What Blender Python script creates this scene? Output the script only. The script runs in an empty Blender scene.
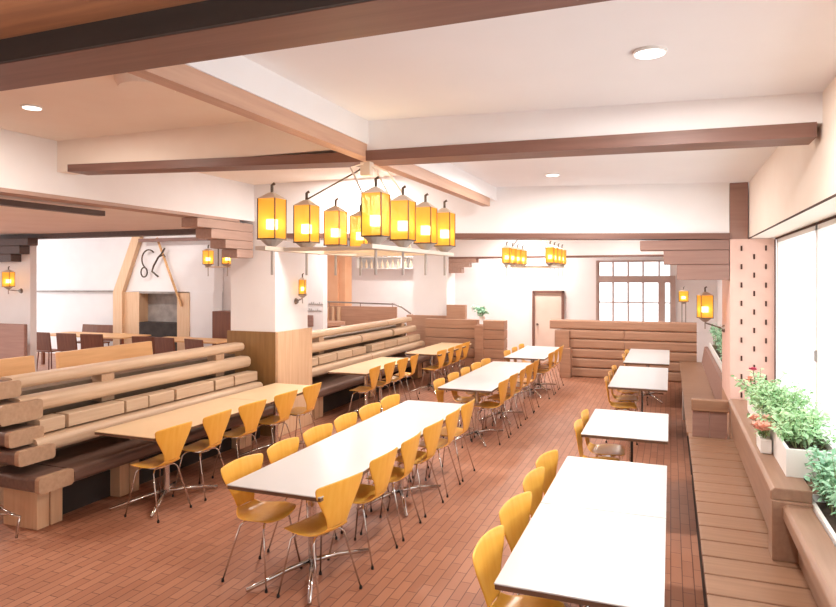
import bpy, bmesh, math, random
from mathutils import Vector, Matrix
random.seed(7)
S = bpy.context.scene
C = S.collection
PI = math.pi

# ------------------------------------------------------------------ helpers
class MB:
    def __init__(s): s.v = []; s.f = []
    def add(s, vs, fs):
        n = len(s.v); s.v += [tuple(p) for p in vs]; s.f += [tuple(i + n for i in f) for f in fs]; return s
    def box(s, x0, x1, y0, y1, z0, z1, z0b=None, z1b=None):
        # z0b/z1b: heights at the x1 end (sloping boxes)
        a = z0 if z0b is None else z0b; b = z1 if z1b is None else z1b
        return s.add([(x0,y0,z0),(x1,y0,a),(x1,y1,a),(x0,y1,z0),(x0,y0,z1),(x1,y0,b),(x1,y1,b),(x0,y1,z1)],
                     [(3,2,1,0),(4,5,6,7),(0,1,5,4),(1,2,6,5),(2,3,7,6),(3,0,4,7)])
    def prism(s, poly, axis, c0, c1):
        n = len(poly)
        def P(a, b, c): return (c,a,b) if axis == 'x' else (a,c,b) if axis == 'y' else (a,b,c)
        vs = [P(a,b,c0) for a,b in poly] + [P(a,b,c1) for a,b in poly]
        fs = [tuple(range(n-1,-1,-1)), tuple(range(n,2*n))] + [(i,(i+1)%n,n+(i+1)%n,n+i) for i in range(n)]
        return s.add(vs, fs)
    def tube(s, pts, r, n=8):
        pts = [Vector(p) for p in pts]; rings = []; up = None
        for i, p in enumerate(pts):
            t = (pts[min(i+1,len(pts)-1)] - pts[max(i-1,0)]).normalized()
            if up is None: up = Vector((0,0,1)) if abs(t.z) < .9 else Vector((1,0,0))
            a = t.cross(up).normalized(); b = a.cross(t).normalized(); up = b
            rr = r[i] if isinstance(r,(list,tuple)) else r
            rings.append([p + (a*math.cos(2*PI*k/n) + b*math.sin(2*PI*k/n))*rr for k in range(n)])
        vs = [v for R in rings for v in R]; fs = []
        for i in range(len(pts)-1):
            for k in range(n): fs.append((i*n+k, i*n+(k+1)%n, (i+1)*n+(k+1)%n, (i+1)*n+k))
        fs += [tuple(range(n-1,-1,-1)), tuple((len(pts)-1)*n+k for k in range(n))]
        return s.add(vs, fs)
    def lathe(s, prof, cx=0, cy=0, n=20, rot=0):
        vs = [(cx+r*math.cos(2*PI*k/n+rot), cy+r*math.sin(2*PI*k/n+rot), z) for r,z in prof for k in range(n)]
        fs = [(i*n+k, i*n+(k+1)%n, (i+1)*n+(k+1)%n, (i+1)*n+k) for i in range(len(prof)-1) for k in range(n)]
        fs += [tuple(range(n-1,-1,-1)), tuple((len(prof)-1)*n+k for k in range(n))]
        return s.add(vs, fs)
    def move(s, M): s.v = [tuple(M @ Vector(p)) for p in s.v]; return s
    def build(s, name, mat, parent=None, smooth=False, bevel=0):
        me = bpy.data.meshes.new(name); me.from_pydata(s.v, [], s.f); me.update()
        bm = bmesh.new(); bm.from_mesh(me); bmesh.ops.recalc_face_normals(bm, faces=bm.faces); bm.to_mesh(me); bm.free()
        if smooth: me.polygons.foreach_set('use_smooth', [True]*len(me.polygons))
        o = bpy.data.objects.new(name, me); C.objects.link(o); me.materials.append(mat)
        if parent: o.parent = parent
        if bevel:
            m = o.modifiers.new('bevel','BEVEL'); m.width = bevel; m.segments = 2; m.limit_method = 'ANGLE'
        return o

def rrect(a0, a1, b0, b1, r, n=4, corners='1111'):
    out = []
    for k,(ca,cb,st) in enumerate(((a0+r,b0+r,PI),(a1-r,b0+r,1.5*PI),(a1-r,b1-r,0),(a0+r,b1-r,.5*PI))):
        if corners[k] == '0': out.append(((a0,a1,a1,a0)[k], (b0,b0,b1,b1)[k])); continue
        for i in range(n+1):
            t = st + .5*PI*i/n; out.append((ca+r*math.cos(t), cb+r*math.sin(t)))
    return out

def tag(o, label, cat, group=None, kind=None):
    o['label'] = label; o['category'] = cat
    if group: o['group'] = group
    if kind: o['kind'] = kind
    return o
def thing(name, label, cat, loc=(0,0,0), rz=0, group=None):
    o = bpy.data.objects.new(name, None); C.objects.link(o); o.location = loc; o.rotation_euler = (0,0,rz)
    o.empty_display_size = .1
    return tag(o, label, cat, group)
def struct(o, label=None, cat=None):
    o['kind'] = 'structure'
    if label: o['label'] = label
    if cat: o['category'] = cat
    return o
def copy_tree(o, parent=None):
    c = o.copy(); C.objects.link(c)
    if parent: c.parent = parent
    for ch in list(o.children): copy_tree(ch, c)
    return c
def dup(root, loc, rz, label, group=None):
    r = copy_tree(root); r.location = loc; r.rotation_euler = (0,0,rz); r['label'] = label
    if group: r['group'] = group
    return r

# ------------------------------------------------------------------ materials
def srgb(r,g,b):
    f = lambda c: (c/12.92 if c <= .04045 else ((c+.055)/1.055)**2.4)
    return (f(r/255), f(g/255), f(b/255), 1)
def base(name, col, rough=.5, metal=0, spec=.5):
    m = bpy.data.materials.new(name); m.use_nodes = True; nt = m.node_tree; b = nt.nodes['Principled BSDF']
    b.inputs['Base Color'].default_value = col; b.inputs['Roughness'].default_value = rough
    b.inputs['Metallic'].default_value = metal; b.inputs['Specular IOR Level'].default_value = spec
    return m, nt, b
def noisy(name, c1, c2, scale=(1,1,1), ns=6, rough=.5, metal=0, spec=.5, bump=0, detail=4):
    m, nt, b = base(name, c1, rough, metal, spec); N = nt.nodes; L = nt.links
    tc = N.new('ShaderNodeTexCoord'); mp = N.new('ShaderNodeMapping'); mp.inputs['Scale'].default_value = scale
    no = N.new('ShaderNodeTexNoise'); no.inputs['Scale'].default_value = ns; no.inputs['Detail'].default_value = detail
    rp = N.new('ShaderNodeValToRGB'); rp.color_ramp.elements[0].color = c1; rp.color_ramp.elements[1].color = c2
    rp.color_ramp.elements[0].position = .3; rp.color_ramp.elements[1].position = .7
    L.new(tc.outputs['Object'], mp.inputs['Vector']); L.new(mp.outputs['Vector'], no.inputs['Vector'])
    L.new(no.outputs['Fac'], rp.inputs['Fac']); L.new(rp.outputs['Color'], b.inputs['Base Color'])
    if bump:
        bp = N.new('ShaderNodeBump'); bp.inputs['Strength'].default_value = bump; bp.inputs['Distance'].default_value = .01
        L.new(no.outputs['Fac'], bp.inputs['Height']); L.new(bp.outputs['Normal'], b.inputs['Normal'])
    return m
def wood(name, c1, c2, axis='y', rough=.45, spec=.4):
    sc = {'x':(1.2,18,18),'y':(18,1.2,18),'z':(18,18,1.2)}[axis]
    return noisy(name, srgb(*c1), srgb(*c2), sc, 1.6, rough, 0, spec, .05)

M = {}
M['white'] = noisy('white_plaster', srgb(240,238,238), srgb(237,234,234), (1,1,1), 3, .9, 0, .2)
M['cream'] = noisy('cream_plaster', srgb(243,232,220), srgb(240,227,214), (1,1,1), 3, .9, 0, .2)
M['ceil_white'] = noisy('ceiling_plaster', srgb(240,238,239), srgb(237,235,236), (1,1,1), 2, .9, 0, .2)
M['ceil_low'] = noisy('low_ceiling_plaster', srgb(236,230,226), srgb(230,223,218), (1,1,1), 3, .8, 0, .2)
M['beam'] = wood('beam_brown', (134,98,86), (120,86,75), 'x')
M['beam_y'] = wood('beam_tan', (205,166,142), (190,150,128), 'y')
M['beam_dark'] = wood('beam_dark', (96,78,72), (84,67,62), 'y')
M['beam_face'] = noisy('beam_face_shade', srgb(70,66,64), srgb(62,58,57), (1,8,8), 3, .7)  # charcoal paints in the shade on the near beam's front
M['soffit'] = wood('soffit_wood', (196,146,108), (166,122,94), 'x', .4)
M['oak_y'] = wood('oak_plank', (208,182,154), (194,166,138), 'y')
M['oak_x'] = wood('oak_log', (190,158,130), (176,144,116), 'x')
M['oak_z'] = wood('oak_board', (226,192,156), (214,176,140), 'z')
M['olive'] = wood('olive_wood', (150,112,66), (134,98,56), 'z', .5)
M['tan_y'] = wood('orange_tan_wood', (222,176,126), (208,160,110), 'y')
M['seat_dark'] = wood('dark_seat_log_shade', (126,100,88), (106,82,72), 'y', .3, .5)
M['gap'] = noisy('shaded_brown_board', srgb(132,112,92), srgb(118,98,80), (1,1,1), 4, .8)
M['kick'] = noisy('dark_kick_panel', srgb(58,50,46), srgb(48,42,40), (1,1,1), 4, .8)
M['bench_x'] = wood('brown_slat', (160,122,96), (143,106,82), 'x', .38, .5)
M['bench_y'] = wood('brown_beam_wood', (160,126,104), (146,112,92), 'y', .42)
M['far_wood'] = wood('reddish_plank', (188,148,122), (172,131,107), 'x', .5)
M['far_brown'] = wood('corbel_plank', (158,124,112), (146,112,101), 'x', .55)
M['mauve'] = wood('mauve_plank', (184,154,140), (172,142,128), 'y', .55)
M['redbrown'] = wood('red_brown_wood', (128,78,54), (110,64,44), 'z', .5)
M['pink'] = noisy('pink_brick', srgb(226,192,178), srgb(222,184,170), (1,1,1), 5, .85, 0, .2)
M['orange_pier'] = noisy('terracotta_plaster', srgb(228,178,140), srgb(222,168,130), (1,1,1), 3, .85)
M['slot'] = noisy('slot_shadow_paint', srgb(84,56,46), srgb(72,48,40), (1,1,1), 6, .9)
M['ply'] = wood('amber_plywood', (246,188,84), (240,176,68), 'z', .32, .5)
M['laminate'] = noisy('white_laminate', srgb(209,209,209), srgb(206,206,206), (1,1,1), 2, .28, 0, .5)
M['lam_beige'] = noisy('beige_laminate', srgb(232,204,166), srgb(226,196,156), (1,1,1), 2, .3, 0, .5)
M['edge'] = noisy('brown_table_edge', srgb(120,88,66), srgb(104,76,58), (1,1,1), 8, .5)
M['chrome'] = noisy('chrome', srgb(222,220,218), srgb(206,204,203), (1,1,1), 3, .16, 1)
M['steel'] = noisy('dull_steel', srgb(150,140,132), srgb(136,126,118), (1,1,1), 3, .35, 1)
M['greymetal'] = noisy('grey_painted_metal', srgb(180,170,162), srgb(166,156,148), (1,1,1), 4, .5)
M['rubber'] = noisy('black_rubber', srgb(38,34,33), srgb(28,26,26), (1,1,1), 6, .8)
M['darkmetal'] = noisy('bronze_metal', srgb(96,80,66), srgb(78,64,54), (1,1,1), 6, .45, .6)
M['palemetal'] = noisy('pale_painted_metal', srgb(226,214,200), srgb(216,203,188), (1,1,1), 4, .5)
M['frame_w'] = noisy('white_frame_paint', srgb(240,238,235), srgb(235,233,230), (1,1,1), 4, .5)
M['frame_b'] = noisy('mauve_frame_paint', srgb(190,168,160), srgb(180,158,150), (1,1,1), 4, .6)
M['door'] = noisy('door_paint', srgb(226,206,192), srgb(222,200,186), (1,1,1), 4, .6)
M['stone'] = noisy('grey_stone', srgb(166,158,152), srgb(140,132,128), (1,1,1), 6, .8)
M['soot'] = noisy('soot', srgb(70,62,58), srgb(52,46,44), (1,1,1), 6, .9)
M['leaf'] = noisy('leaf_green_hazed', srgb(146,200,138), srgb(204,232,188), (1,1,1), 14, .55)  # leaf tones paled to put haze into the colour
M['leaf2'] = noisy('leaf_bluegreen_hazed', srgb(126,188,146), srgb(186,224,194), (1,1,1), 14, .55)  # paled for haze as well
M['stem'] = noisy('stem_green', srgb(128,140,92), srgb(110,120,78), (1,1,1), 9, .7)
M['petal_pink'] = noisy('pale_pink_petal', srgb(240,186,166), srgb(246,204,186), (1,1,1), 14, .6)
M['petal_red'] = noisy('magenta_petal', srgb(204,70,110), srgb(222,110,130), (1,1,1), 14, .6)
M['soil'] = noisy('potting_soil', srgb(84,64,50), srgb(60,46,38), (1,1,1), 20, .95)
M['ink'] = noisy('grey_lettering', srgb(140,130,124), srgb(128,118,112), (1,1,1), 6, .8)

# brick paver floor
def brick_floor():
    m, nt, b = base('brick_pavers', srgb(176,112,84), .45); N = nt.nodes; L = nt.links
    tc = N.new('ShaderNodeTexCoord'); mp = N.new('ShaderNodeMapping'); mp.inputs['Rotation'].default_value = (0,0,PI/2)
    br = N.new('ShaderNodeTexBrick'); br.offset = .5
    br.inputs['Scale'].default_value = 1; br.inputs['Brick Width'].default_value = .26; br.inputs['Row Height'].default_value = .075
    br.inputs['Mortar Size'].default_value = .0035; br.inputs['Mortar Smooth'].default_value = .2
    br.inputs['Color1'].default_value = srgb(184,130,102); br.inputs['Color2'].default_value = srgb(168,114,88)
    br.inputs['Mortar'].default_value = srgb(112,70,54)
    no = N.new('ShaderNodeTexNoise'); no.inputs['Scale'].default_value = 1.3; no.inputs['Detail'].default_value = 6
    mx = N.new('ShaderNodeMix'); mx.data_type = 'RGBA'; mx.blend_type = 'MULTIPLY'; mx.inputs[0].default_value = .35
    rp = N.new('ShaderNodeValToRGB'); rp.color_ramp.elements[0].color = (.72,.66,.62,1); rp.color_ramp.elements[1].color = (1,1,1,1)
    L.new(tc.outputs['Object'], mp.inputs['Vector']); L.new(mp.outputs['Vector'], br.inputs['Vector'])
    L.new(tc.outputs['Object'], no.inputs['Vector']); L.new(no.outputs['Fac'], rp.inputs['Fac'])
    L.new(br.outputs['Color'], mx.inputs[6]); L.new(rp.outputs['Color'], mx.inputs[7]); L.new(mx.outputs[2], b.inputs['Base Color'])
    bp = N.new('ShaderNodeBump'); bp.inputs['Strength'].default_value = .35; bp.inputs['Distance'].default_value = .004; bp.invert = True
    L.new(br.outputs['Fac'], bp.inputs['Height']); L.new(bp.outputs['Normal'], b.inputs['Normal'])
    return m
M['floor'] = brick_floor()

def amber_glass():
    m = bpy.data.materials.new('amber_glass'); m.use_nodes = True; nt = m.node_tree; N = nt.nodes; L = nt.links
    for n in list(N):
        if n.type != 'OUTPUT_MATERIAL': N.remove(n)
    out = [n for n in N if n.type == 'OUTPUT_MATERIAL'][0]
    tr = N.new('ShaderNodeBsdfTransparent'); tr.inputs['Color'].default_value = (1,.86,.6,1)
    tl = N.new('ShaderNodeBsdfTranslucent'); tl.inputs['Color'].default_value = srgb(200,140,50)
    em = N.new('ShaderNodeEmission'); em.inputs['Color'].default_value = srgb(250,188,58); em.inputs['Strength'].default_value = .46
    no = N.new('ShaderNodeTexNoise'); no.inputs['Scale'].default_value = 8
    tc = N.new('ShaderNodeTexCoord'); L.new(tc.outputs['Object'], no.inputs['Vector'])
    rp = N.new('ShaderNodeValToRGB'); rp.color_ramp.elements[0].color = srgb(242,160,52); rp.color_ramp.elements[1].color = srgb(248,180,84)
    L.new(no.outputs['Fac'], rp.inputs['Fac']); L.new(rp.outputs['Color'], em.inputs['Color'])
    a = N.new('ShaderNodeAddShader'); x = N.new('ShaderNodeMixShader'); x.inputs[0].default_value = .3
    L.new(tl.outputs[0], a.inputs[0]); L.new(em.outputs[0], a.inputs[1])
    L.new(a.outputs[0], x.inputs[1]); L.new(tr.outputs[0], x.inputs[2]); L.new(x.outputs[0], out.inputs['Surface'])
    return m
M['amber'] = amber_glass()
def emis(name, col, st):
    m = bpy.data.materials.new(name); m.use_nodes = True; b = m.node_tree.nodes['Principled BSDF']
    b.inputs['Base Color'].default_value = col; b.inputs['Emission Color'].default_value = col; b.inputs['Emission Strength'].default_value = st
    return m
M['bulb'] = emis('warm_bulb', (1,.85,.55,1), 9)
M['lamp_disc'] = emis('downlight_disc', (1,.97,.93,1), 2.2)
def glass():
    m = bpy.data.materials.new('clear_glass'); m.use_nodes = True; nt = m.node_tree; N = nt.nodes; L = nt.links
    for n in list(N):
        if n.type != 'OUTPUT_MATERIAL': N.remove(n)
    out = [n for n in N if n.type == 'OUTPUT_MATERIAL'][0]
    tr = N.new('ShaderNodeBsdfTransparent'); tr.inputs['Color'].default_value = (.97,.98,.98,1)
    gl = N.new('ShaderNodeBsdfGlossy'); gl.inputs['Roughness'].default_value = .03
    x = N.new('ShaderNodeMixShader'); x.inputs[0].default_value = .025; L.new(tr.outputs[0], x.inputs[1]); L.new(gl.outputs[0], x.inputs[2])
    L.new(x.outputs[0], out.inputs['Surface']); return m
M['glass'] = glass()

# ------------------------------------------------------------------ room shell
def st(name, mb, mat, label=None, cat=None, bevel=0): return struct(mb.build(name, M[mat], bevel=bevel), label, cat)
st('floor', MB().box(-17,1.5,-1.5,16.3,-.1,0), 'floor', 'reddish brown brick paver floor', 'floor')
# right bay ceiling tilts very slightly up towards the middle of the room
zr = lambda x: 3.06 - .03*(x-.73)
st('ceiling_right', MB().box(-1.87,1.2,1.83,7.3,zr(-1.87),zr(-1.87)+.15,zr(1.2),zr(1.2)+.15), 'ceil_white', 'white plaster ceiling above the window side', 'ceiling')
st('ceiling_left', MB().box(-5.2,-1.975,1.83,7.5,3.34,3.5), 'cream', 'cream plaster ceiling bay on the left', 'ceiling')
st('ceiling_far', MB().box(-10,1.2,7.6,16.2,3.1,3.25), 'ceil_white', 'white ceiling beyond the far header', 'ceiling')
st('ceiling_low', MB().box(-17,-5.4,-1.5,8,2.84,2.99), 'ceil_low', 'low brownish ceiling of the left room', 'ceiling')
st('ceiling_hall', MB().box(-17,-8.8,8.2,13.2,3.7,3.85), 'ceil_white', 'high white ceiling over the fireplace', 'ceiling')
st('wall_bay', MB().box(-1.975,-1.87,1.83,7.3,2.985,3.5), 'white', 'white downstand between the two ceiling bays', 'wall')
st('trim_1', MB().box(-1.965,-1.88,1.83,7.05,2.895,2.985), 'beam_y', 'tan beam running away from the camera under the ceiling', 'beam')
st('trim_2', MB().box(-1.88,.74,3.9,4.08,2.9,3.15,2.9,3.1), 'white', 'white header under the right ceiling', 'header')
st('trim_3', MB().box(-1.88,.705,3.88,4.1,2.872,2.94,2.828,2.905), 'beam', 'brown beam strip under the right white header', 'beam')
st('trim_4', MB().box(-5.2,-1.975,4.32,4.5,3.06,3.4), 'cream', 'cream header under the left ceiling', 'header')
st('trim_5', MB().box(-5.05,-1.97,4.3,4.52,3.05,3.115,2.945,3.02), 'beam', 'brown beam strip under the left cream header', 'beam')
st('trim_6', MB().box(-7,3,1.6,1.83,2.85,3.5), 'beam', 'large dark brown beam across the near ceiling', 'beam')
st('trim_7', MB().box(-7,3,1.585,1.6,2.852,2.93), 'beam_face', 'front face of the large near beam, shade painted in charcoal', 'beam')
st('ceiling_near', MB().box(-7,3,-1.5,1.6,2.93,3.0), 'soffit', 'planked wooden soffit above the near beam', 'ceiling')
st('wall_header', MB().box(-5.38,-5.2,-.5,7.32,2.85,3.5), 'white', 'white header wall on the left above the low ceiling', 'wall')
st('trim_8', MB().box(-5.42,-5.2,-.5,7.0,2.815,2.85), 'mauve', 'tan edge under the left header wall', 'beam')
st('trim_9', MB().box(-5.71,-5.62,1.5,5.25,2.755,2.81), 'beam_dark', 'dark rail hung under the low left ceiling', 'beam')
st('trim_10', MB().box(-14,-5.4,7.95,8.15,2.76,2.85), 'beam_dark', 'dark beam along the far edge of the low ceiling', 'beam')
st('wall_hall_header', MB().box(-17,-5.4,8.0,8.15,2.85,3.9), 'white', 'white header above the low ceiling edge', 'wall')
st('wall_right_upper', MB().box(.733,1.15,-1.5,7.3,2.492,3.3), 'cream', 'cream wall above the right windows', 'wall')
st('wall_right_lower', MB().box(.965,1.15,-1.5,7.3,0,.5), 'white', 'white wall below the right windows', 'wall')
st('wall_right_far', MB().box(.97,1.15,8.41,16.2,0,3.3).box(.97,1.15,7.3,8.41,0,.8).box(.74,1.15,7.3,8.41,2.495,3.3), 'white', 'white wall beyond the slotted pier', 'wall')
st('wall_header_far', MB().box(-4.9,.555,7.3,7.55,2.6,3.5,2.55,3.5), 'white', 'white header wall across the room', 'wall')
st('trim_11', MB().box(-4.85,.56,7.28,7.57,2.62,2.68,2.49,2.55), 'beam', 'brown strip under the white header wall', 'beam')
st('wall_header_back', MB().box(-5.5,.96,13.9,14.1,2.56,3.2), 'white', 'white header before the back wall', 'wall')
st('trim_12', MB().box(-5.5,.5,13.88,14.12,2.52,2.56), 'beam', 'thin brown strip under the back header', 'beam')
wb = MB().box(-10.5,-1.62,16,16.2,0,3.3).box(-.02,1.2,16,16.2,0,3.3).box(-1.62,-.02,16,16.2,2.5,3.3).box(-1.62,-.02,16,16.2,0,.9)
st('wall_back', wb, 'white', 'white back wall with the gridded window', 'wall')
st('wall_hall', MB().box(-20,-9.6,13.1,13.3,0,4), 'white', 'white wall behind the fireplace', 'wall')
st('trim_13', MB().box(-20,-13.4,13.03,13.1,1.66,1.70,1.72,1.76), 'stone', 'thin grey ledge line on the left white wall', 'ledge')
st('wall_screen', MB().box(-9.6,-7.43,13.1,13.3,0,3.3), 'white', 'white wall block behind the square pillar', 'wall')

st('wall_near_blocker', MB().box(-17,1.15,-1.7,-1.5,0,3.6), 'cream', 'unseen wall added behind the camera to cut the light', 'wall')  # unseen, added to keep light from behind off the near end
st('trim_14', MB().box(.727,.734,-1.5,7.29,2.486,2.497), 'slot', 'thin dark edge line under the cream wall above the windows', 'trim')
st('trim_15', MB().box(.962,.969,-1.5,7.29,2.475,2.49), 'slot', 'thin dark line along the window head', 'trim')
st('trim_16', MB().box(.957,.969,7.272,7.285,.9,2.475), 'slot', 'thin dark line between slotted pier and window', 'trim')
# square pillar with wooden cladding
st('wall_pillar', MB().box(-5.58,-4.87,7.32,8.14,1.38,3.5), 'white', 'white square pillar between the wooden booths', 'pillar')
pl = thing('pillar_cladding', 'olive and tan wood cladding round the base of the white square pillar', 'cladding', (-5.22,7.73,0))
MB().box(-.4,.37,-.44,-.40,0,1.38).build('front_panel', M['olive'], pl, bevel=.004)
MB().box(.37,.41,-.44,.44,0,1.38).build('side_panel', M['oak_z'], pl, bevel=.004)
# far white column
st('wall_column', MB().box(-5.46,-4.66,13.75,14.35,1.25,2.62), 'white', 'white column near the far end of the booths', 'column')
tag(MB().box(-5.62,-4.62,13.72,14.4,0,1.25).build('column_cladding', M['far_wood'], bevel=.01), 'reddish wood base around the far white column', 'cladding')

# pier with slots by the window
pc = thing('slotted_pier', 'pink slotted pier standing beside the right windows', 'pier', (.76,7.85,0))
MB().box(-.2,.205,-.55,.55,.82,2.49).build('shaft', M['pink'], pc, bevel=.004)
MB().box(-.2,-.035,-.552,.55,2.49,3.06).build('top_block', M['far_brown'], pc)
MB().box(-.2,.205,-.5,.55,0,.82).build('foot', M['far_wood'], pc)
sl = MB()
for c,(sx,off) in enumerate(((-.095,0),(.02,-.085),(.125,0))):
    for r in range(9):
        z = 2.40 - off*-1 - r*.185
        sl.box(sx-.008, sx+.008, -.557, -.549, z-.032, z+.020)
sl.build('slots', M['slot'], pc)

# ------------------------------------------------------------------ windows
def window_right():
    w = struct(bpy.data.objects.new('window_1', None), 'tall white framed window wall on the right', 'window'); C.objects.link(w)
    f = MB()
    for y in (-1.4,2.6,5.36,7.2): f.box(.97,1.05,y-.035,y+.035,.55,2.492)
    f.box(.97,1.05,-1.4,7.24,2.44,2.492).box(.97,1.05,-1.4,7.24,.5,.58)
    f.build('window_frame', M['frame_w'], w)
    for a,b in ((-1.365,2.565),(2.635,5.325),(5.395,7.165)): MB().box(1.0,1.006,a,b,.58,2.44).build('window_pane', M['glass'], w)
    MB().box(.955,.972,5.33,5.36,1.5,1.58).build('window_latch', M['steel'], w)
window_right()
def window_back():
    w = struct(bpy.data.objects.new('window_2', None), 'dark gridded window in the back wall', 'window'); C.objects.link(w)
    f = MB()
    xs = (-1.6,-1.27,-.93,-.6,-.25)
    for i,x in enumerate(xs): f.box(x-.02,x+.02,15.955,16.045,.9,2.5)
    f.box(-1.64,-.0,15.94,16.06,1.98,2.14).box(-1.64,-.02,15.95,16.05,2.46,2.5).box(-1.64,-.02,15.96,16.04,1.5,1.53).box(-1.64,0,15.94,16.06,.86,.92)
    f.box(-.23,-.12,15.925,16.065,.92,1.98).box(.0,.1,15.9,16.0,.9,2.14).box(-1.66,-1.62,15.93,16.055,.9,2.5)
    f.build('window_frame', M['frame_b'], w)
    MB().box(-1.6,-.02,16.0,16.006,.92,2.48).build('window_pane', M['glass'], w)
window_back()
d = struct(bpy.data.objects.new('door_1', None), 'pale door in a brown frame on the back wall', 'door'); C.objects.link(d)
MB().box(-3.12,-2.47,15.97,16.0,0,1.72).build('door_leaf', M['door'], d)
MB().box(-3.18,-3.12,15.93,16.02,0,1.78).box(-2.47,-2.41,15.93,16.02,0,1.78).box(-3.18,-2.41,15.93,16.02,1.72,1.78).build('door_frame', M['beam'], d)
MB().lathe([(.0,-.03),(.025,-.02),(.03,0),(.02,.03),(0,.03)], n=10).move(Matrix.Translation((-3.05,15.93,.95)) @ Matrix.Rotation(PI/2,4,'X')).build('door_handle', M['steel'], d)

# ------------------------------------------------------------------ corbels
def corbel(name, label, rows, y0, y1, mat, axis='x'):
    t = thing(name, label, 'corbel')
    for (a,b,z0,z1) in rows:
        m = MB().box(a,b,y0,y1,z0,z1) if axis == 'x' else MB().box(y0,y1,a,b,z0,z1)
        m.build('plank', M[mat], t, bevel=.006)
    return t
corbel('stepped_corbel', 'stepped brown plank corbel beside the slotted pink pier', [(-.305,.555,2.385,2.49),(-.07,.555,2.235,2.382),(.06,.555,2.075,2.232)], 7.3,7.54,'far_brown')
corbel('stepped_corbel', 'stepped brown corbel on the white square pillar, under the left header', [(6.2,7.3,2.70,2.81),(6.45,7.3,2.58,2.697),(6.72,7.3,2.47,2.577),(6.95,7.3,2.36,2.467)], -5.44,-5.2,'mauve','y')
corbel('stepped_corbel', 'stepped brown corbel to the right of the far white column', [(-4.66,-4.02,2.43,2.52),(-4.66,-4.18,2.33,2.428),(-4.66,-4.36,2.2,2.328)], 13.88,14.1,'mauve')
corbel('stepped_corbel', 'dark stepped corbel on the white pier at the left edge of the room', [(-10.95,-10.0,2.64,2.76),(-10.95,-10.2,2.5,2.637),(-10.95,-10.4,2.37,2.497)], 7.75,7.94,'beam_dark')
st('wall_pier', MB().box(-11.2,-10.2,7.95,8.07,0,2.76), 'white', 'white pier carrying the lantern in the left room', 'pier')

# ------------------------------------------------------------------ tables
def pedestal(t, x, y, h=.69):
    p = MB().lathe([(.03,.07),(.03,h)], n=14)
    p.tube([(-.025,.03,.1),(-.025,.03,h-.02)], .012, 8)
    p.lathe([(.12,h-.006),(.12,h+.01)], n=16)
    p.move(Matrix.Translation((x,y,0))); o = p.build('pedestal', M['chrome'], t, smooth=False)
    for sx,sy in ((1,1),(1,-1),(-1,1),(-1,-1)):
        f = MB().tube([(0,0,.085),(sx*.1,sy*.18,.07),(sx*.24,sy*.44,.022)], [.02,.018,.014], 8).move(Matrix.Translation((x,y,0)))
        a = f.build('foot', M['chrome'], o, smooth=True)
def table(label, x0, x1, y0, y1, peds, mat='laminate', group=None):
    cx, cy = (x0+x1)/2, (y0+y1)/2; hw, hl = (x1-x0)/2, (y1-y0)/2
    t = thing('dining_table', label, 'table', (cx,cy,0), 0, group)
    top = MB().box(-hw,hw,-hl,hl,.722,.73).build('tabletop', M[mat], t, bevel=.003)
    MB().box(-hw+.004,hw-.004,-hl+.004,hl-.004,.70,.7215).build('table_edge', M['edge'], t)
    for p in peds: pedestal(t, 0, p-cy)
    return t
table('longest white dining table in the middle of the room, under the big lantern cluster', -2.74,-2.03,3.55,6.74,(4.05,5.68))
table('white table in the middle row just beyond the longest one', -2.71,-2.02,7.64,10.38,(8.2,9.5))
table('white table in the middle row farthest from the camera', -2.68,-1.98,10.96,12.96,(11.7,12.3))
table('nearest white table by the window bench, cut by the bottom edge', -.74,-.025,2.84,3.955,(3.75,))
table('white table butted against the far end of the nearest window table', -.74,-.025,3.962,5.07,(4.28,))
table('small white table standing alone just beyond the two butted window tables', -.735,-.02,5.83,7.0,(6.8,))
table('white table along the window bench third from the front with chrome base showing', -.74,-.035,8.49,10.54,(9.55,))
table('white table by the window bench closest to the far plank bench', -.72,-.02,11.0,13.15,(11.95,))
table('beige table in front of the left log booth, nearest section', -4.79,-4.11,4.35,6.1,(4.87,), 'lam_beige')
table('beige table section butted on towards the square pillar', -4.79,-4.11,6.107,7.2,(6.7,), 'lam_beige')
table('beige table beside the booth just beyond the square pillar', -4.66,-4.04,8.35,10.25,(8.98,9.5), 'lam_beige')
table('beige table at the far end of the left booths by the short plank wall', -4.5,-3.83,10.9,12.95,(11.4,12.36), 'lam_beige')

# ------------------------------------------------------------------ plywood chairs
PROF = [(.168,.430,.16),(.145,.447,.188),(.07,.45,.21),(-.02,.443,.214),(-.10,.437,.182),(-.148,.447,.132),(-.175,.482,.096)]
BACK = [(-.175,.482,.096),(-.188,.54,.108),(-.2,.605,.146),(-.212,.675,.196),(-.222,.73,.226),(-.230,.772,.236),(-.235,.80,.226)]
def shell(rows, back):
    nu = 8; vs = []; fs = []
    for i,(y,z,w) in enumerate(rows):
        for k in range(nu+1):
            u = -1 + 2*k/nu
            yy = y + (.03*u*u*(w/.22)**2 if back else (-.03*u*u if i == 0 else 0)); zz = z + (.012*u*u if not back else 0)
            if back and i == len(rows)-1: zz -= .012*u*u
            vs.append((u*w, yy, zz))
    n = nu+1
    for i in range(len(rows)-1):
        for k in range(nu): fs.append((i*n+k, i*n+k+1, (i+1)*n+k+1, (i+1)*n+k))
    return MB().add(vs, fs)
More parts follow.
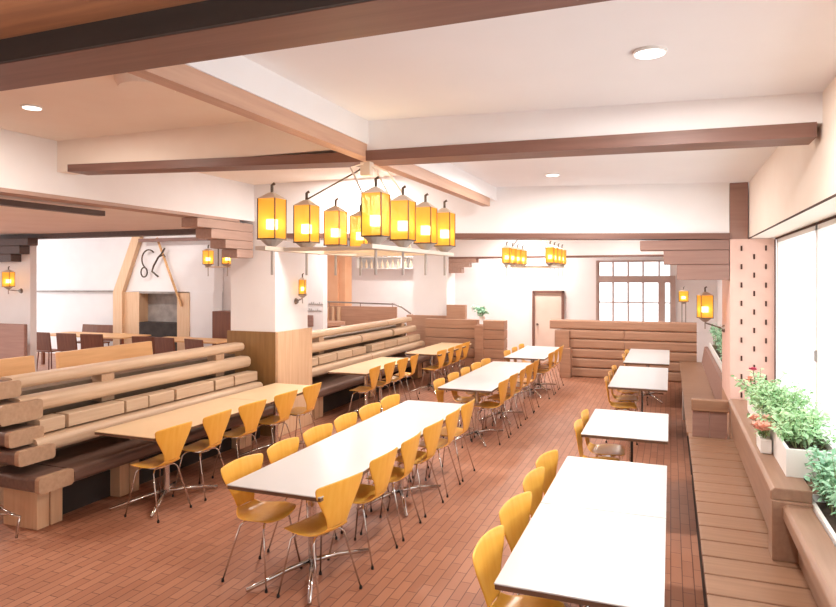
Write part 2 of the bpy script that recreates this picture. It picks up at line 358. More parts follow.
def make_chair():
    t = thing('plywood_chair', 'chair', 'chair')
    for nm, rows, bk in (('seat',PROF,False),('backrest',BACK,True)):
        o = shell(rows, bk).build(nm, M['ply'], t, smooth=True)
        m = o.modifiers.new('thick','SOLIDIFY'); m.thickness = .010; m.offset = 0
        m = o.modifiers.new('sub','SUBSURF'); m.levels = 1; m.render_levels = 1
    MB().lathe([(.085,.405),(.09,.41),(.085,.43)], n=14).tube([(-.1,.07,.415),(.1,.07,.415)], .008, 6).tube([(-.1,-.07,.415),(.1,-.07,.415)], .008, 6).build('under_frame', M['chrome'], t)
    for sx in (-1,1):
        for sy,fy in ((1,.165),(-1,-.205)):
            l = MB().tube([(sx*.06,sy*.06,.415),(sx*.12,sy*.085,.41),(sx*.145,sy*.1,.385),(sx*.2,fy,.012)], .0065, 7).build('leg', M['chrome'], t, smooth=True)
            MB().lathe([(.009,0),(.011,.004),(.009,.022)], sx*.2, fy, 8).build('rubber_foot', M['rubber'], l)
    return t
proto = make_chair(); used = [False]
ORD = ['nearest','second','third','fourth','fifth','sixth']
def chair(x, y, face, label, group, jit=4, turn=0):
    rz = {'-x':PI/2, '+x':-PI/2}[face] + math.radians(random.uniform(-jit,jit) + turn)
    if not used[0]:
        used[0] = True; proto.location = (x,y,0); proto.rotation_euler = (0,0,rz); tag(proto,label,'chair',group); return proto
    return dup(proto, (x,y,0), rz, label, group)
def row(x, ys, face, what, group, turns={}):
    for i,y in enumerate(ys):
        o = ORD[i] if i < len(ys)-1 or len(ys) == 1 else 'farthest'
        chair(x, y, face, what % o, group, turn=turns.get(i,0))
row(-2.195, [3.80,4.45,4.98,5.54,6.09,6.60], '-x', 'amber plywood chair, %s in the row on the aisle side of the longest white table', 'chairs round the longest white table', {0:-12})
row(-2.665, [3.88,4.42,4.95,5.48,6.0,6.52], '+x', 'amber plywood chair, %s in the row on the booth side of the longest white table', 'chairs round the longest white table')
row(-4.29, [4.58,5.16,5.75,6.38,6.95], '-x', 'amber plywood chair, %s along the beige tables of the left log booth', 'chairs along the left booth')
row(-4.24, [8.65,9.2,9.72,10.22], '-x', 'amber plywood chair, %s at the beige table just beyond the square pillar', 'chairs along the middle booth')
row(-4.05, [11.12,11.63,12.13,12.6], '-x', 'amber plywood chair, %s at the farthest beige booth table', 'chairs at the far booth table')
row(-2.19, [8.17,8.74,9.29,9.82,10.3], '-x', 'amber plywood chair, %s on the aisle side of the second white middle table', 'chairs round the second middle table')
row(-2.56, [7.85,8.42,8.97,9.52,10.07], '+x', 'amber plywood chair, %s on the booth side of the second white middle table', 'chairs round the second middle table')
row(-2.155, [11.5,12.05,12.6], '-x', 'amber plywood chair, %s on the aisle side of the farthest white middle table', 'chairs round the far middle table')
row(-2.515, [11.35,11.95,12.55], '+x', 'amber plywood chair, %s on the booth side of the farthest white middle table', 'chairs round the far middle table')
row(-.65, [3.15,3.72,4.29,4.76], '+x', 'amber plywood chair, %s beside the nearest window tables', 'chairs beside the nearest window tables', {0:-3,1:-14,2:-8,3:-8})
row(-.57, [5.97,6.45], '+x', 'amber plywood chair, %s of the two at the small lone white window table', 'chairs at the small window table')
row(-.57, [8.78,9.3,9.95], '+x', 'amber plywood chair, %s at the window table with chrome base showing', 'chairs at the third window table')
row(-.53, [11.5,12.2], '+x', 'amber plywood chair, %s at the white window table closest to the far plank bench', 'chairs at the far window table')

# ------------------------------------------------------------------ log booths (left)
def booth(label, y0, y1, logs, cross, splits, legs):
    t = thing('log_booth', label, 'booth', (-5.1,y0,0))
    def B(mb): return mb.move(Matrix.Translation((5.1,-y0,0)))
    # long seat with a rounded front edge
    B(MB().prism(rrect(-5.45,-4.74,.345,.465,.045,5,'0110'), 'y', y0+.21 if cross else y0+.02, y1)).build('seat', M['seat_dark'], t, smooth=False)
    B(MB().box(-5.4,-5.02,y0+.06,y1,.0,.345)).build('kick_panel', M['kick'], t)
    for a in legs: B(MB().box(-5.3,-4.9,a,a+.115,0,.345).box(-5.3,-4.9,a+.13,a+.245,0,.345)).build('leg', M['oak_z'], t, bevel=.006)
    for i,(x,z0,z1,r) in enumerate(logs):
        segs = splits.get(i, [(y0+.05,y1)])
        for a,b in segs: B(MB().prism(rrect(x-.16,x,z0,z1,r,5,'0110'), 'y', a, b)).build('back_plank', M['oak_y'], t, bevel=0)
    B(MB().box(-5.62,-5.42,y0+.1,y1,.36,1.08)).build('back_core', M['gap'], t)
    for (x,a,b,z0,z1) in cross:
        lg = B(MB().prism(rrect(a+.004,b-.004,z0+.004,z1-.004,.03,4), 'x', x-.62, x-.05)).build('cross_log', M['seat_dark'], t)  # dark seat colour paints shade on the log bodies; ends stay lit
        B(MB().prism(rrect(a,b,z0,z1,.03,4), 'x', x-.05, x)).build('log_end', M['oak_x'], lg)['label'] = 'log end in the lit oak tone'
    for a in (y0+1.0, y1-.55): B(MB().box(-5.43,-5.29,a,a+.16,.86,1.13)).build('spacer_block', M['oak_x'], t, bevel=.004)
    return t
LOGS = [(-4.98,.60,.73,.05),(-5.08,.745,.865,.012),(-5.17,.92,1.06,.055),(-5.27,1.13,1.235,.045)]
booth('long stacked log booth with dark seat on the left, its log ends near the camera', 3.9, 7.2, LOGS,
      [(-4.75,3.78,4.11,.34,.475),(-4.93,3.74,4.08,.555,.68),(-5.03,3.73,4.05,.70,.83),(-5.13,3.73,4.12,.87,1.04),(-5.24,3.78,4.0,1.075,1.215)],
      {1:[(4.05,4.3),(4.34,4.98),(5.01,5.3),(5.32,5.68),(5.72,6.34),(6.38,6.72),(6.75,7.22)]}, [3.88,4.75,6.6])
booth('stacked log booth in the middle distance, beyond the square pillar', 8.2, 13.2, LOGS, [],
      {0:[(8.2,10.55),(10.57,13.2)], 1:[(8.3,8.8),(8.84,9.4),(9.44,9.95),(9.98,10.5),(10.75,11.3),(11.34,11.9),(11.95,12.5),(12.53,13.2)],
       2:[(8.2,10.5),(10.56,11.9),(12.0,13.2)], 3:[(8.2,11.9),(11.92,13.2)]}, [8.4,10.3,12.6])
# booth backs behind the left booth
for lab,a,b in (('tan slanting bench back board behind the left booth, longer one',5.0,6.32),('tan bench back board behind the left booth, at the left picture edge',3.2,4.72)):
    o = MB().prism([(-6.02,.96),(-5.96,.96),(-6.0,1.31),(-6.05,1.31)], 'y', a, b)
    t = thing('booth_bench', lab, 'bench', (-6,a,0))
    o.move(Matrix.Translation((6,-a,0))).build('backrest', M['tan_y'], t, bevel=.004)
    MB().box(-.5,0,0,b-a,.40,.46).build('seat', M['tan_y'], t); MB().box(-.45,-.02,.1,b-a-.1,0,.40).build('base', M['kick'], t)
    MB().box(-.07,.02,.1,.16,.46,.96).box(-.07,.02,b-a-.16,b-a-.1,.46,.96).build('upright', M['tan_y'], t)
tag(MB().box(-5.92,-5.66,4.16,7.2,1.06,1.09).box(-5.85,-5.7,4.2,7.1,0,1.06).build('booth_ledge', M['oak_y']), 'wide pale wooden ledge running along the top of the left log booth', 'ledge')

# short plank wall, far bench
sw = thing('plank_wall', 'short reddish plank wall at the far end of the booths', 'partition', (-4,13.3,0))
for k in range(6): MB().box(-1.0,.17,-.02,.2,.2*k+.01,.2*k+.2).build('plank', M['far_wood'], sw, bevel=.008)
for k in range(6): MB().box(.33,.78,-.1,.2,.2*k+.01,.2*k+.2).build('plank', M['far_wood'], sw, bevel=.008)
MB().box(.16,.34,-.16,.2,0,1.1).build('post', M['far_wood'], sw, bevel=.008)
tag(MB().box(-4.6,-4.17,13.55,13.7,0,1.5).build('wood_block', M['far_wood'], bevel=.01), 'tall squared wood block behind the short plank wall', 'block')
fb = thing('plank_bench', 'wide reddish stacked plank bench across the far end of the room', 'bench', (-1,14,0))
for k in range(6):
    z = .2*k
    segs = [(-1.42,1.48)] if k == 5 else ([(-1.2,.1),(.11,1.48)] if k in (3,4) else [(-1.0,1.48)])
    for a,b in segs: MB().prism(rrect(0,.25,z+.005,z+.197,.035,3), 'x', a, b).build('plank', M['far_wood'], fb)
MB().box(-1.3,-1.0,-.08,.25,.62,.98).build('end_block', M['far_wood'], fb, bevel=.01)
MB().box(-1.18,-.95,-.2,.2,0,.62).build('end_block', M['far_wood'], fb, bevel=.01)

# ------------------------------------------------------------------ window bench (right)
wbn = thing('window_bench', 'long brown slatted bench with plank backrest below the right windows', 'bench', (.4,4.8,0))
s = MB(); y = 1.2
while y < 7.25: s.box(-.225,.32,y-4.8,y+.238-4.8,.41,.45); y += .252
s.build('seat', M['bench_x'], wbn, bevel=.006)
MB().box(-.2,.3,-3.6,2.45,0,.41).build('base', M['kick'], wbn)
MB().prism([(.175,.5),(.235,.5),(.215,.80),(.155,.80)], 'y', -.42, 2.5).build('backrest', M['bench_y'], wbn, bevel=.006)
MB().prism([(.145,.80),(.36,.80),(.36,.87),(.165,.87),(.145,.85)], 'y', -.5, 2.5).build('cap_rail', M['bench_y'], wbn, bevel=.006)
MB().box(.15,.36,-.52,-.36,.45,.80).build('post', M['bench_y'], wbn, bevel=.006)
MB().prism([(.205,.70),(.352,.70),(.352,.785),(.225,.785),(.205,.765)], 'y', -3.6, -.5).build('cap_rail', M['bench_y'], wbn, bevel=.006)
MB().prism([(.285,.45),(.345,.45),(.33,.70),(.27,.70)], 'y', -3.6, -.53).build('backrest', M['bench_y'], wbn, bevel=.006)
pt = thing('bench_divider', 'upright board divider between the two window benches', 'divider', (.4,7.35,0))
MB().box(-.19,-.03,-.03,.03,.45,.72).box(-.025,.135,-.03,.03,.45,.72).build('board', M['far_brown'], pt, bevel=.004)
MB().box(-.2,.15,-.05,.05,.72,.84).build('cap', M['bench_x'], pt, bevel=.01)
b2 = thing('window_bench', 'tan window bench behind the slotted pier, in front of the far plank bench', 'bench', (.4,10.6,0))
MB().box(-.24,.16,-3.1,3.2,.41,.45).build('seat', M['bench_x'], b2, bevel=.006)
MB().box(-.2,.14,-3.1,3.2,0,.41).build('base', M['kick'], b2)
MB().box(-.235,-.2,-.25,.2,0,.41).build('leg', M['frame_w'], b2)
MB().prism([(.16,.45),(.24,.45),(.27,.76),(.21,.76)], 'y', -2.1, 3.2).build('backrest', M['far_brown'], b2)

# planters and plants on the window side
def trough(name, label, x0, x1, y0, y1, z0, z1, base_z=None):
    t = thing(name, label, 'planter', ((x0+x1)/2,(y0+y1)/2,0)); cx, cy = (x0+x1)/2, (y0+y1)/2
    b = MB()
    for q in ((x0,x0+.02,y0,y1),(x1-.02,x1,y0,y1),(x0+.02,x1-.02,y0,y0+.02),(x0+.02,x1-.02,y1-.02,y1)): b.box(q[0]-cx,q[1]-cx,q[2]-cy,q[3]-cy,z0,z1)
    b.box(x0-cx,x1-cx,y0-cy,y1-cy,z0-.02,z0); b.build('box', M['frame_w'], t)
    MB().box(x0+.02-cx,x1-.02-cx,y0+.02-cy,y1-.02-cy,z0,z1-.04).build('soil', M['soil'], t)
    if base_z is not None: MB().box(max(x0+.02,.78)-cx,x1-.02-cx,y0+.02-cy,y1-.02-cy,base_z,z0-.02).build('support', M['bench_y'], t)
    return t
trough('planter_box', 'white planter box on the sill behind the near bench backrest', .665,.955,4.57,6.75,.89,1.04,0)
trough('planter_box', 'long white planter trough at the lower right picture edge', .76,.955,1.2,4.5,.62,.80,0)
tag(MB().box(.585,.655,5.1,5.34,.872,.97).build('flower_box', M['frame_w'], bevel=.006), 'small white flower box on the bench cap rail under pink blooms', 'planter')

def leaf_mesh(n, cx, cy, z0, sx, sy, h, size, seed, lean=0):
    r = random.Random(seed); mb = MB(); stems = MB()
    for k in range(max(4, n//22)):
        a = r.uniform(0,2*PI); q = r.random()**.5
        px, py = cx + r.uniform(-1,1)*sx*.5, cy + r.uniform(-1,1)*sy*.75
        tx, ty, tz = px + q*math.cos(a)*sx + lean*h, py + q*math.sin(a)*sy*.5, z0 + h*r.uniform(.45,1)*(1-.35*q)
        mid = ((px*.6+tx*.4), (py*.6+ty*.4), z0 + (tz-z0)*.65)
        stems.tube([(px,py,z0),mid,(tx,ty,tz)], [.003,.0025,.0012], 4)
        for j in range(22):
            u = r.uniform(.2,1); P = Vector((px,py,z0)).lerp(Vector(mid), min(1,u*2)) if u < .5 else Vector(mid).lerp(Vector((tx,ty,tz)), (u-.5)*2)
            P = P + Vector((r.gauss(0,.016),r.gauss(0,.02),r.gauss(0,.014)))
            L = size*r.uniform(.6,1.3); dr = Vector((r.gauss(0,1),r.gauss(0,1),r.gauss(.1,.6))).normalized()
            sd = dr.cross(Vector((r.gauss(0,.3),r.gauss(0,.3),1))).normalized()*L*.3; up = Vector((0,0,-L*.18))
            mb.add([P, P+dr*L*.45+sd, P+dr*L+up, P+dr*L*.45-sd, P+dr*L*.5+Vector((0,0,L*.08))], [(0,1,4),(1,2,4),(2,3,4),(3,0,4)])
    return mb, stems
def plant(name, label, n, cx, cy, z0, sx, sy, h, size, seed, mat, cat='plant', flowers=(), lean=0):
    t = thing(name, label, cat, (cx,cy,z0))
    mb, stm = leaf_mesh(n, 0,0,0, sx, sy, h, size, seed, lean)
    mb.build('foliage', M[mat], t); stm.build('stems', M['stem'], t)
    for (x,y,z,rad,m) in flowers:
        f = MB(); r = random.Random(int(x*1000+y*77+z*13))
        for k in range(14):
            a = k*2.4; q = rad*(.35+.65*k/14); e = 1.2-.9*k/14
            dv = Vector((math.cos(a)*math.cos(e), math.sin(a)*math.cos(e), math.sin(e))); sdv = Vector((-math.sin(a), math.cos(a),0))*rad*.45
            c0 = Vector((x,y,z)); f.add([c0, c0+dv*q*.6+sdv, c0+dv*q+Vector((0,0,rad*.15)), c0+dv*q*.6-sdv], [(0,1,2,3)])
        f.build('flower', M[m], t); MB().tube([(x*.5,y*.6,0),(x,y,z)], .003, 4).build('flower_stem', M['stem'], t)
    return t
plant('flowering_plant','airy flowering plant with magenta blooms in front of the slotted pier', 420, .76,6.4,1.0,.18,.3,.40,.045,11,'leaf', flowers=((-.1,-.15,.30,.05,'petal_red'),(-.12,-.1,.2,.05,'petal_pink'),(-.13,-.22,.24,.04,'petal_pink')))
plant('leafy_plant','pale green leafy plant in the middle of the sill planter', 2000, .77,5.75,1.0,.2,.38,.34,.042,12,'leaf')
plant('leafy_plant','dense green leafy plant above the white planter box front', 1800, .8,5.05,1.0,.18,.36,.28,.042,13,'leaf')
plant('leafy_plant','bluish green plant in the trough at the right picture edge', 1300, .88,4.25,.78,.10,.30,.42,.045,14,'leaf2')
plant('leafy_plant','low green plant in the trough nearest the camera', 500, .88,3.5,.78,.08,.4,.2,.04,15,'leaf2')
plant('pink_flowers','cluster of pale pink blooms in the small white flower box', 44, .62,5.22,.975,.03,.12,.07,.04,16,'leaf', flowers=[(random.uniform(-.04,.04),-.16+.035*k,.03+random.uniform(0,.05),.085,'petal_pink') for k in range(10)], cat='flowers')
trough('planter_box','white planter behind the slotted pier on the far window bench side', .68,.92,8.6,13.5,.66,.86,0)
for k,(yy,lab) in enumerate(((10.2,'sparse green plant in the far planter close to the pier'),(12.2,'sparse green plant in the far planter close to the back wall'))):
    plant('leafy_plant', lab, 420, .77,yy,.84,.1,.8,.6,.06,30+k,'leaf2')
pp = plant('potted_plant','small spiky plant on top of the short plank wall', 90, -3.72,13.32,1.28,.12,.12,.28,.12,40,'leaf2')
MB().lathe([(.05,-.08),(.07,0)], n=12).build('pot', M['frame_w'], pp)

# ------------------------------------------------------------------ lanterns
def lantern_parts(parent, x, y, z, h=.277, w=.06, rod=.0, rot=0, name='lantern'):
    f = MB()                                                     # posts and top/bottom frames of the glass box
    for sx,sy in ((1,1),(1,-1),(-1,1),(-1,-1)): f.box(sx*w-.003,sx*w+.003,sy*w-.003,sy*w+.003,0,h*.86)
    f.box(-w-.004,w+.004,-w-.004,w+.004,-.008,0)
    R = Matrix.Translation((x,y,z)) @ Matrix.Rotation(rot,4,'Z')
    o = f.move(R).build(name, M['darkmetal'], parent)
    MB().add([(-w,-w,.002),(w,-w,.002),(w,w,.002),(-w,w,.002),(-w,-w,h*.86),(w,-w,h*.86),(w,w,h*.86),(-w,w,h*.86)], [(0,1,5,4),(1,2,6,5),(2,3,7,6),(3,0,4,7)]).move(R).build('glass_shade', M['amber'], o)
    c = MB().add([(-w*1.08,-w*1.08,h*.86),(w*1.08,-w*1.08,h*.86),(w*1.08,w*1.08,h*.86),(-w*1.08,w*1.08,h*.86),(-.015,-.015,h),(.015,-.015,h),(.015,.015,h),(-.015,.015,h)], [(3,2,1,0),(4,5,6,7),(0,1,5,4),(1,2,6,5),(2,3,7,6),(3,0,4,7)])
    c.move(R).build('cap', M['palemetal'], o)
    MB().tube([(0,0,h-.01),(0,0,h+.045),(.018,0,h+.055)], .009, 6).move(R).build('finial', M['darkmetal'], o)
    MB().box(-w*.42,w*.42,-w*.42,w*.42,h*.2,h*.42).move(R).build('bulb', M['bulb'], o)
    MB().lathe([(.02,-.05),(.045,-.03),(.07,-.008)], n=12).tube([(0,0,-.05),(0,0,-.05-rod)], .008, 6).move(R).build('stem', M['greymetal'], o)
    return o
def chandelier(label, ox, oy, zc, n=4):
    t = thing('lantern_chandelier', label, 'chandelier', (ox,oy,zc), 0, 'lantern chandeliers')
    z = 2.335 - zc
    for x in (-.345,.345):
        for k in range(n): lantern_parts(t, x, -.6+.4*k, z, rod=.17)
    f = MB()
    for x in (-.345,.345): f.box(x-.035,x+.035,-.72,.72,z-.075,z-.05)
    for y in (-.5,.0,.5): f.box(-.345,.345,y-.03,y+.03,z-.073,z-.052)
    f.build('lantern_frame', M['palemetal'], t)
    MB().tube([(-.345,-.2,z+.28),(-.06,0,-.05),(0,0,0)], .006, 6).build('cable', M['darkmetal'], t)
    for a,b in ((-.03,-.6),(.03,.05),(.05,.6)): MB().tube([(0,0,0),(a*2,b*.2,-.05),(.2,b*.7,z*.6),(.3,b,z-.05)], .006, 6).build('cable', M['palemetal'], t)
    MB().box(-.035,.035,-.03,.03,-.09,0).build('ceiling_hook', M['palemetal'], t)
    return t
chandelier('big cluster of eight amber lanterns hanging over the longest white table', -1.9,3.94,2.872)
c2 = chandelier('distant cluster of amber lanterns above the far middle tables', -2.1,10.8,3.1)
# arm lanterns
def arm_lantern(label, x, y, z, arm, h=.26, w=.065):
    t = thing('wall_lantern', label, 'lantern', (x,y,z))
    lantern_parts(t, 0,0,0, h, w, .08, rot=.3, name='lantern_body')
    pts = [(0,0,-.06), tuple(a*.9 for a in arm), arm]
    MB().tube([(0,0,-.06),(arm[0]*.9,arm[1]*.9,arm[2]),arm], .009, 6).build('arm', M['steel'], t)
    dn = Vector(arm[:2]).normalized()
    MB().tube([(arm[0]-dn.x*.03,arm[1]-dn.y*.03,arm[2]),(arm[0],arm[1],arm[2])], [.03,.045], 10).build('wall_plate', M['steel'], t)
    return t
arm_lantern('small amber wall lantern on the white face of the square pillar', -4.76,7.82,1.87,(-.107,0,-.1),.23,.04)
arm_lantern('amber lantern on an arm from the side of the slotted pink pier', .36,8.0,1.65,(.2,0,-.12),.29)
arm_lantern('amber wall lantern on the white pier at the left picture edge', -10.42,7.72,1.95,(0,.23,-.08),.28)
pl2 = thing('post_lantern','small amber lantern on two thin posts on the far plank bench','lantern',(.24,14.12,1.2))
lantern_parts(pl2,0,0,.42,.24,.09,0,rot=0,name='lantern_body'); MB().tube([(-.03,0,0),(-.03,0,.4)],.01,6).tube([(.04,0,0),(.04,0,.4)],.01,6).build('post', M['steel'], pl2)
cl = thing('lantern_chandelier','small amber lantern pair hanging beside the stepped corbel on the square pillar','chandelier',(-6.8,8.6,3.9),0,'lantern chandeliers')
for dx,dy in ((-.2,0),(.1,.1),(.26,-.1)): lantern_parts(cl,dx,dy,2.32-3.9,.25,.06,.15)
MB().tube([(-.25,0,-1.63),(.35,0,-1.63)],.015,6).build('lantern_frame', M['palemetal'], cl)
MB().tube([(0,0,0),(0,0,-1.63)],.008,6).build('cable', M['darkmetal'], cl)

# downlights
def downlight(label, x, y, z, r):
    t = thing('ceiling_downlight', label, 'ceiling light', (x,y,z), 0, 'round ceiling downlights')
    MB().lathe([(r*1.15,-.012),(r*1.15,0)], n=28).build('trim_ring', M['frame_w'], t)
    MB().lathe([(r,-.014),(r,-.012)], n=28).build('diffuser', M['lamp_disc'], t)
    return t
downlight('round white downlight in the right ceiling bay near the camera', -.085,3.0,3.084,.062)
downlight('round downlight in the cream left ceiling bay', -4.32,3.38,3.34,.06)
downlight('faint round downlight on the far part of the right ceiling', -1.08,6.42,3.114,.06)
tag(MB().lathe([(.16,-.09),(.185,-.05),(.19,0)], -2.98,3.1,28).move(Matrix.Translation((0,0,3.34))).build('ceiling_speaker', M['cream']), 'round cream ceiling fixture tucked behind the near beam', 'ceiling fixture')

# ------------------------------------------------------------------ left room furniture
def wood_chair():
    t = thing('wooden_chair','chair','chair')
    MB().prism(rrect(-.2,.2,-.2,.2,.04,3),'z',.43,.46).build('seat', M['redbrown'], t)
    MB().prism([(-.21,.47),(-.17,.47),(-.22,.88),(-.25,.88)],'x',-.27,.27).build('backrest', M['redbrown'], t, bevel=.01)
    for sx in (-1,1):
        for sy in (-1,1): MB().tube([(sx*.16,sy*.16,.43),(sx*.19,sy*.19,0)],.014,6).build('leg', M['redbrown'], t)
    return t
wc = wood_chair(); first = True
spots = [(-13.1,10.7,0,'dark brown wooden chair, first of the front row from the grey brown bench back'),(-12.35,10.7,0,'dark brown wooden chair, second of the front row from the grey brown bench back'),
         (-11.7,10.75,0,'dark brown wooden chair, third of the front row from the grey brown bench back'),(-10.2,10.7,0,'dark brown wooden chair directly before the fireplace opening, left of two'),(-9.6,10.7,0,'dark brown wooden chair directly before the fireplace opening, right of two'),
         (-14.1,12.45,PI,'dark brown wooden chair behind the long left room table, left one'),(-13.55,12.45,PI,'dark brown wooden chair behind the long left room table, right one'),(-8.75,10.6,0,'dark brown wooden chair in the left room nearest the square pillar')]
for x,yy,rz,lab in spots:
    if first: wc.location = (x,yy,0); wc.rotation_euler = (0,0,rz); tag(wc,lab,'chair','brown chairs in the left room'); first = False
    else: dup(wc,(x,yy,0),rz+random.uniform(-.2,.2),lab,'brown chairs in the left room')
def hall_table(label,x0,x1,y0,y1):
    t = thing('wooden_table',label,'table',((x0+x1)/2,(y0+y1)/2,0)); a=(x1-x0)/2; b=(y1-y0)/2
    MB().box(-a,a,-b,b,.70,.73).build('tabletop', M['tan_y'], t, bevel=.005)
    for sx in (-1,1):
        for sy in (-1,1): MB().box(sx*(a-.06)-.03,sx*(a-.06)+.03,sy*(b-.06)-.03,sy*(b-.06)+.03,0,.70).build('leg', M['redbrown'], t)
hall_table('long pale wooden table in the left room',-14.2,-11.6,11.3,12.2)
hall_table('pale wooden table before the fireplace in the left room',-10.9,-8.9,11.2,12.0)
gb = thing('grey_bench','grey brown wooden bench back at the left picture edge','bench',(-10.25,7.3,0))
MB().box(-1.2,.75,0,.06,.5,1.36).build('backrest', M['far_brown'], gb, bevel=.01); MB().box(-1.2,.75,.06,.5,.4,.46).build('seat', M['far_brown'], gb); MB().box(-1.1,.65,.1,.45,0,.4).build('base', M['kick'], gb)
tag(MB().box(-9.9,-9.2,12.3,12.7,0,1.32).build('cabinet', M['redbrown'], bevel=.01), 'red brown cabinet against the wall left of the square pillar', 'cabinet')
# fireplace
fp = thing('fireplace','pale wood framed fireplace with tall white hood in the left room','fireplace',(-12,12.8,0))
def FB(mb): return mb.move(Matrix.Translation((12,-12.8,0)))
FB(MB().box(-13.0,-12.47,12.7,13.05,0,1.73)).build('side_panel', M['oak_z'], fp); FB(MB().box(-11.27,-10.9,12.7,13.05,0,1.73)).build('side_panel', M['oak_z'], fp)
FB(MB().box(-10.9,-10.2,12.72,13.05,0,1.75)).build('plaster_panel', M['white'], fp)
FB(MB().box(-12.47,-11.27,13.0,13.06,.9,1.73)).build('stone_back', M['stone'], fp); FB(MB().box(-12.47,-11.27,12.7,13.0,0,.98)).build('hearth', M['soot'], fp)
FB(MB().box(-12.47,-11.27,12.7,13.0,1.70,1.75)).build('lintel', M['stone'], fp)
FB(MB().prism([(-12.98,1.75),(-10.2,1.75),(-10.2,3.6),(-12.3,3.6)],'y',12.75,13.08)).build('hood', M['white'], fp)
FB(MB().prism([(-13.25,0),(-12.95,0),(-12.95,1.73),(-12.25,3.4),(-12.5,3.4),(-13.25,1.73)],'y',12.62,12.74)).build('hood_post', M['oak_z'], fp)
FB(MB().tube([(-11.86,12.66,3.08),(-11.1,12.66,1.4)],.03,8)).build('hood_pole', M['tan_y'], fp)
FB(MB().box(-12.3,-10.2,12.5,12.62,2.98,3.06)).build('mantel_rail', M['beam'], fp)
an = thing('antler_ornament','dark curled antler ornament hung on the white fireplace hood','ornament',(-12,12.64,2.4))
arc = [( -.1+.22*math.cos(a), 0, .15+.24*math.sin(a)) for a in [PI*(.25+1.05*k/12) for k in range(13)]]
MB().tube(arc,.018,6).tube([(.4,0,.42),(.3,0,.28),(.2,0,.2),(.05,0,-.02),(0,0,-.15),(.2,0,-.28)],.022,6).tube([(.2,0,.2),(.38,0,.26),(.42,0,.2)],.016,6).build('antler', M['darkmetal'], an, smooth=True)
MB().tube([(-.25+.1*math.cos(a),0,-.17+.12*math.sin(a)) for a in [2*PI*k/14 for k in range(15)]],.018,6).build('skull_ring', M['darkmetal'], an, smooth=True)

# ------------------------------------------------------------------ stair and bar area beyond the booths
bl = thing('stair_balustrade','low reddish panel balustrade with thin handrail beyond the middle booth','balustrade',(-7.4,15.0,0))
MB().box(-1.05,.98,0,.08,.85,1.36).build('panel', M['far_wood'], bl, bevel=.008)
for x in (-1.0,-.82,-.66): MB().box(x,x+.07,-.05,.0,.9,1.34).build('baluster', M['oak_z'], bl)
MB().tube([(-1.1,-.05,1.47),(.95,-.05,1.43),(1.15,-.05,1.36),(1.4,-.05,1.2)],.018,8).build('handrail', M['steel'], bl, smooth=True)
for x in (-.9,.0,.9): MB().tube([(x,-.03,1.36),(x,-.05,1.46)],.01,6).build('rail_post', M['steel'], bl)
MB().box(-1.2,2.0,-.02,.1,0,.85).build('base', M['white'], bl)
st('wall_pier_orange', MB().box(-8.5,-7.92,15.1,15.5,0,2.72).box(-8.5,-8.1,15.05,15.1,0,2.55), 'orange_pier', 'terracotta pier beyond the square pillar', 'pier')
# round wooden pedestal below the balustrade
tag(MB().lathe([(.3,.0),(.3,.9),(.42,.92),(.42,1.0)],-7.95,14.3,20).build('round_counter', M['far_wood']), 'round wooden counter end in front of the balustrade', 'counter')
sh = thing('bottle_shelf','white two tier bottle shelf high on the back wall','shelf',(-6.55,15.8,2.35))
for z in (0,.3): MB().box(-1.3,1.3,-.16,.18,z-.02,z).build('shelf_board', M['frame_w'], sh)
for x in (-1.3,0,1.3): MB().box(x-.02,x+.02,-.16,.18,-.02,.58).build('upright', M['frame_w'], sh)
M['bot_a'] = noisy('brown_bottle_glass', srgb(150,96,64), srgb(120,74,50), (1,1,1), 5, .2); M['bot_b'] = noisy('cream_bottle', srgb(236,214,186), srgb(226,200,170), (1,1,1), 5, .3)
k = 0
for z in (0,.3):
    for i in range(16):
        x = -7.78 + i*.155 + (.05 if i > 7 else 0); dark = i >= 11
        o = MB().lathe([(.034,0),(.036,.01),(.036,.13),(.014,.18),(.013,.23),(.0,.23)],0,0,10).build('bottle', M['bot_a' if dark else 'bot_b'], smooth=False)
        o.location = (x,15.78,2.35+z); k += 1
        tag(o, '%s bottle on the %s tier of the high bottle shelf' % ('brown' if dark else 'cream', 'upper' if z else 'lower'), 'bottle', '%s bottles, %s tier of the high shelf' % ('brown' if dark else 'cream','upper' if z else 'lower'))
# lettered panel: two lines of script and a small brown hatch on the white wall
sg = thing('wall_lettering','two lines of grey lettering above a small brown hatch on the white wall','sign',(-7.63,13.09,1.45))
for z,x0 in ((.04,.05),(-.11,.0)):
    m = MB()
    for i in range(7):
        x = x0 + i*.055; hgt = .035 + (.03 if i in (1,2,5) else 0)
        m.tube([(x,0,0),(x+.012,0,hgt),(x+.03,0,.0),(x+.048,0,.012)], .007, 4)
    m.move(Matrix.Translation((-.22,0,z-.02))).build('lettering', M['ink'], sg)
MB().box(-.27,-.05,-.03,.01,-.48,-.22).build('hatch', M['far_brown'], sg)
# corner of a chrome floor frame at the lower left
cf = thing('chrome_frame','bent chrome tube foot frame standing at the lower left picture edge','frame',(-4.98,3.66,0))
MB().tube([(-.7,-.35,.2),(.02,.02,.2),(.1,.05,.18),(.09,.03,.012)],.011,8).tube([(.06,.04,.19),(-.3,.12,.2)],.008,8).tube([(-.7,-.35,.2),(-.72,-.36,.0)],.011,8).build('foot_frame', M['chrome'], cf, smooth=True)

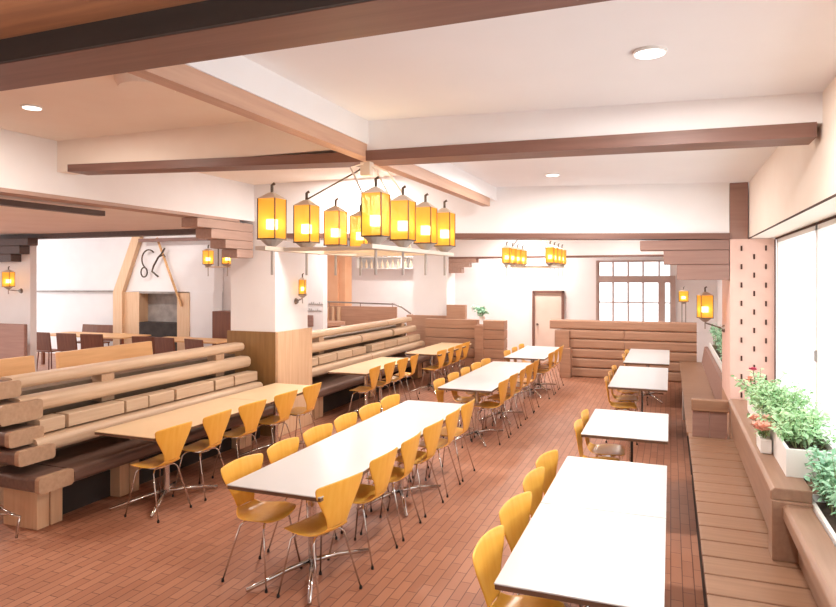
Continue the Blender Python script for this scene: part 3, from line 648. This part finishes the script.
# ------------------------------------------------------------------ light
w = bpy.data.worlds.new('World'); S.world = w; w.use_nodes = True
bg = w.node_tree.nodes['Background']; bg.inputs['Color'].default_value = (.96,.98,1,1); bg.inputs['Strength'].default_value = 1.9
def lamp(name, kind, loc, energy, col=(1,.95,.9), size=.2, rot=(0,0,0)):
    l = bpy.data.lights.new(name, kind); l.energy = energy; l.color = col
    if kind == 'AREA': l.shape = 'DISK'; l.size = size
    else: l.shadow_soft_size = size
    o = bpy.data.objects.new(name, l); C.objects.link(o); o.location = loc; o.rotation_euler = rot; return o
lamp('downlight_and_fill','AREA',(.02,2.95,3.06),30,size=.2)
lamp('downlight_and_fill','AREA',(-4.32,3.38,3.32),14,size=.2,col=(1,.9,.8))
lamp('downlight_and_fill','AREA',(-.95,6.1,3.09),45,size=.2)
for q in ((-4.2,9.5,3.08),(-1.5,10.2,3.08),(-3,13,3.08),(-.8,12.6,3.08),(-6.8,12.5,3.08),(-3,15.2,3.08)): lamp('downlight_and_fill','AREA',q,30,size=.3)  # added fill for the far area, no fixtures there
for q in ((-3.6,6.9,3.32),(-6.2,10.0,3.08),(-6.4,14.8,3.05),(-3.6,15.3,3.05),(-9.0,5.2,2.82),(-9.5,2.5,2.82),(-11.5,4.5,2.82),(-7.2,3.4,2.82)): lamp('downlight_and_fill','AREA',q,26 if q[1] > 9 else 40,size=.3)  # more added fill, left side and back, without fixtures
for q in ((-9.5,10.6,3.68),(-12.5,10.6,3.68)): lamp('downlight_and_fill','AREA',q,38,size=.3)  # added fill over the fireplace room, no fixtures
lamp('chandelier_glow','POINT',(-1.9,3.9,2.45),5,(1,.75,.4),.15)
lamp('chandelier_glow','POINT',(-2.1,10.8,2.45),5,(1,.75,.4),.15)

def portal(loc, rot, sx, sy):
    l = bpy.data.lights.new('daylight_portal','AREA'); l.shape = 'RECTANGLE'; l.size = sx; l.size_y = sy; l.cycles.is_portal = True
    o = bpy.data.objects.new('daylight_portal', l); C.objects.link(o); o.location = loc; o.rotation_euler = rot
portal((1.06,2.9,1.5),(0,PI/2,0),2.0,8.7)
portal((-.82,16.1,1.7),(-PI/2,0,0),1.6,1.6)

# ------------------------------------------------------------------ camera
cam = bpy.data.cameras.new('Camera'); co = bpy.data.objects.new('Camera', cam); C.objects.link(co)
cam.sensor_width = 36; cam.lens = 650/836*36; cam.shift_y = -26/836; cam.clip_start = .05; cam.clip_end = 200
co.location = (0,0,2.1); co.rotation_euler = (PI/2,0,math.radians(21.25)); S.camera = co
S.view_settings.view_transform = 'Standard'; S.view_settings.look = 'None'; S.view_settings.gamma = 1; S.view_settings.exposure = .58
S.view_settings.use_curve_mapping = False
S.cycles.max_bounces = 10; S.cycles.diffuse_bounces = 6; S.cycles.transparent_max_bounces = 12
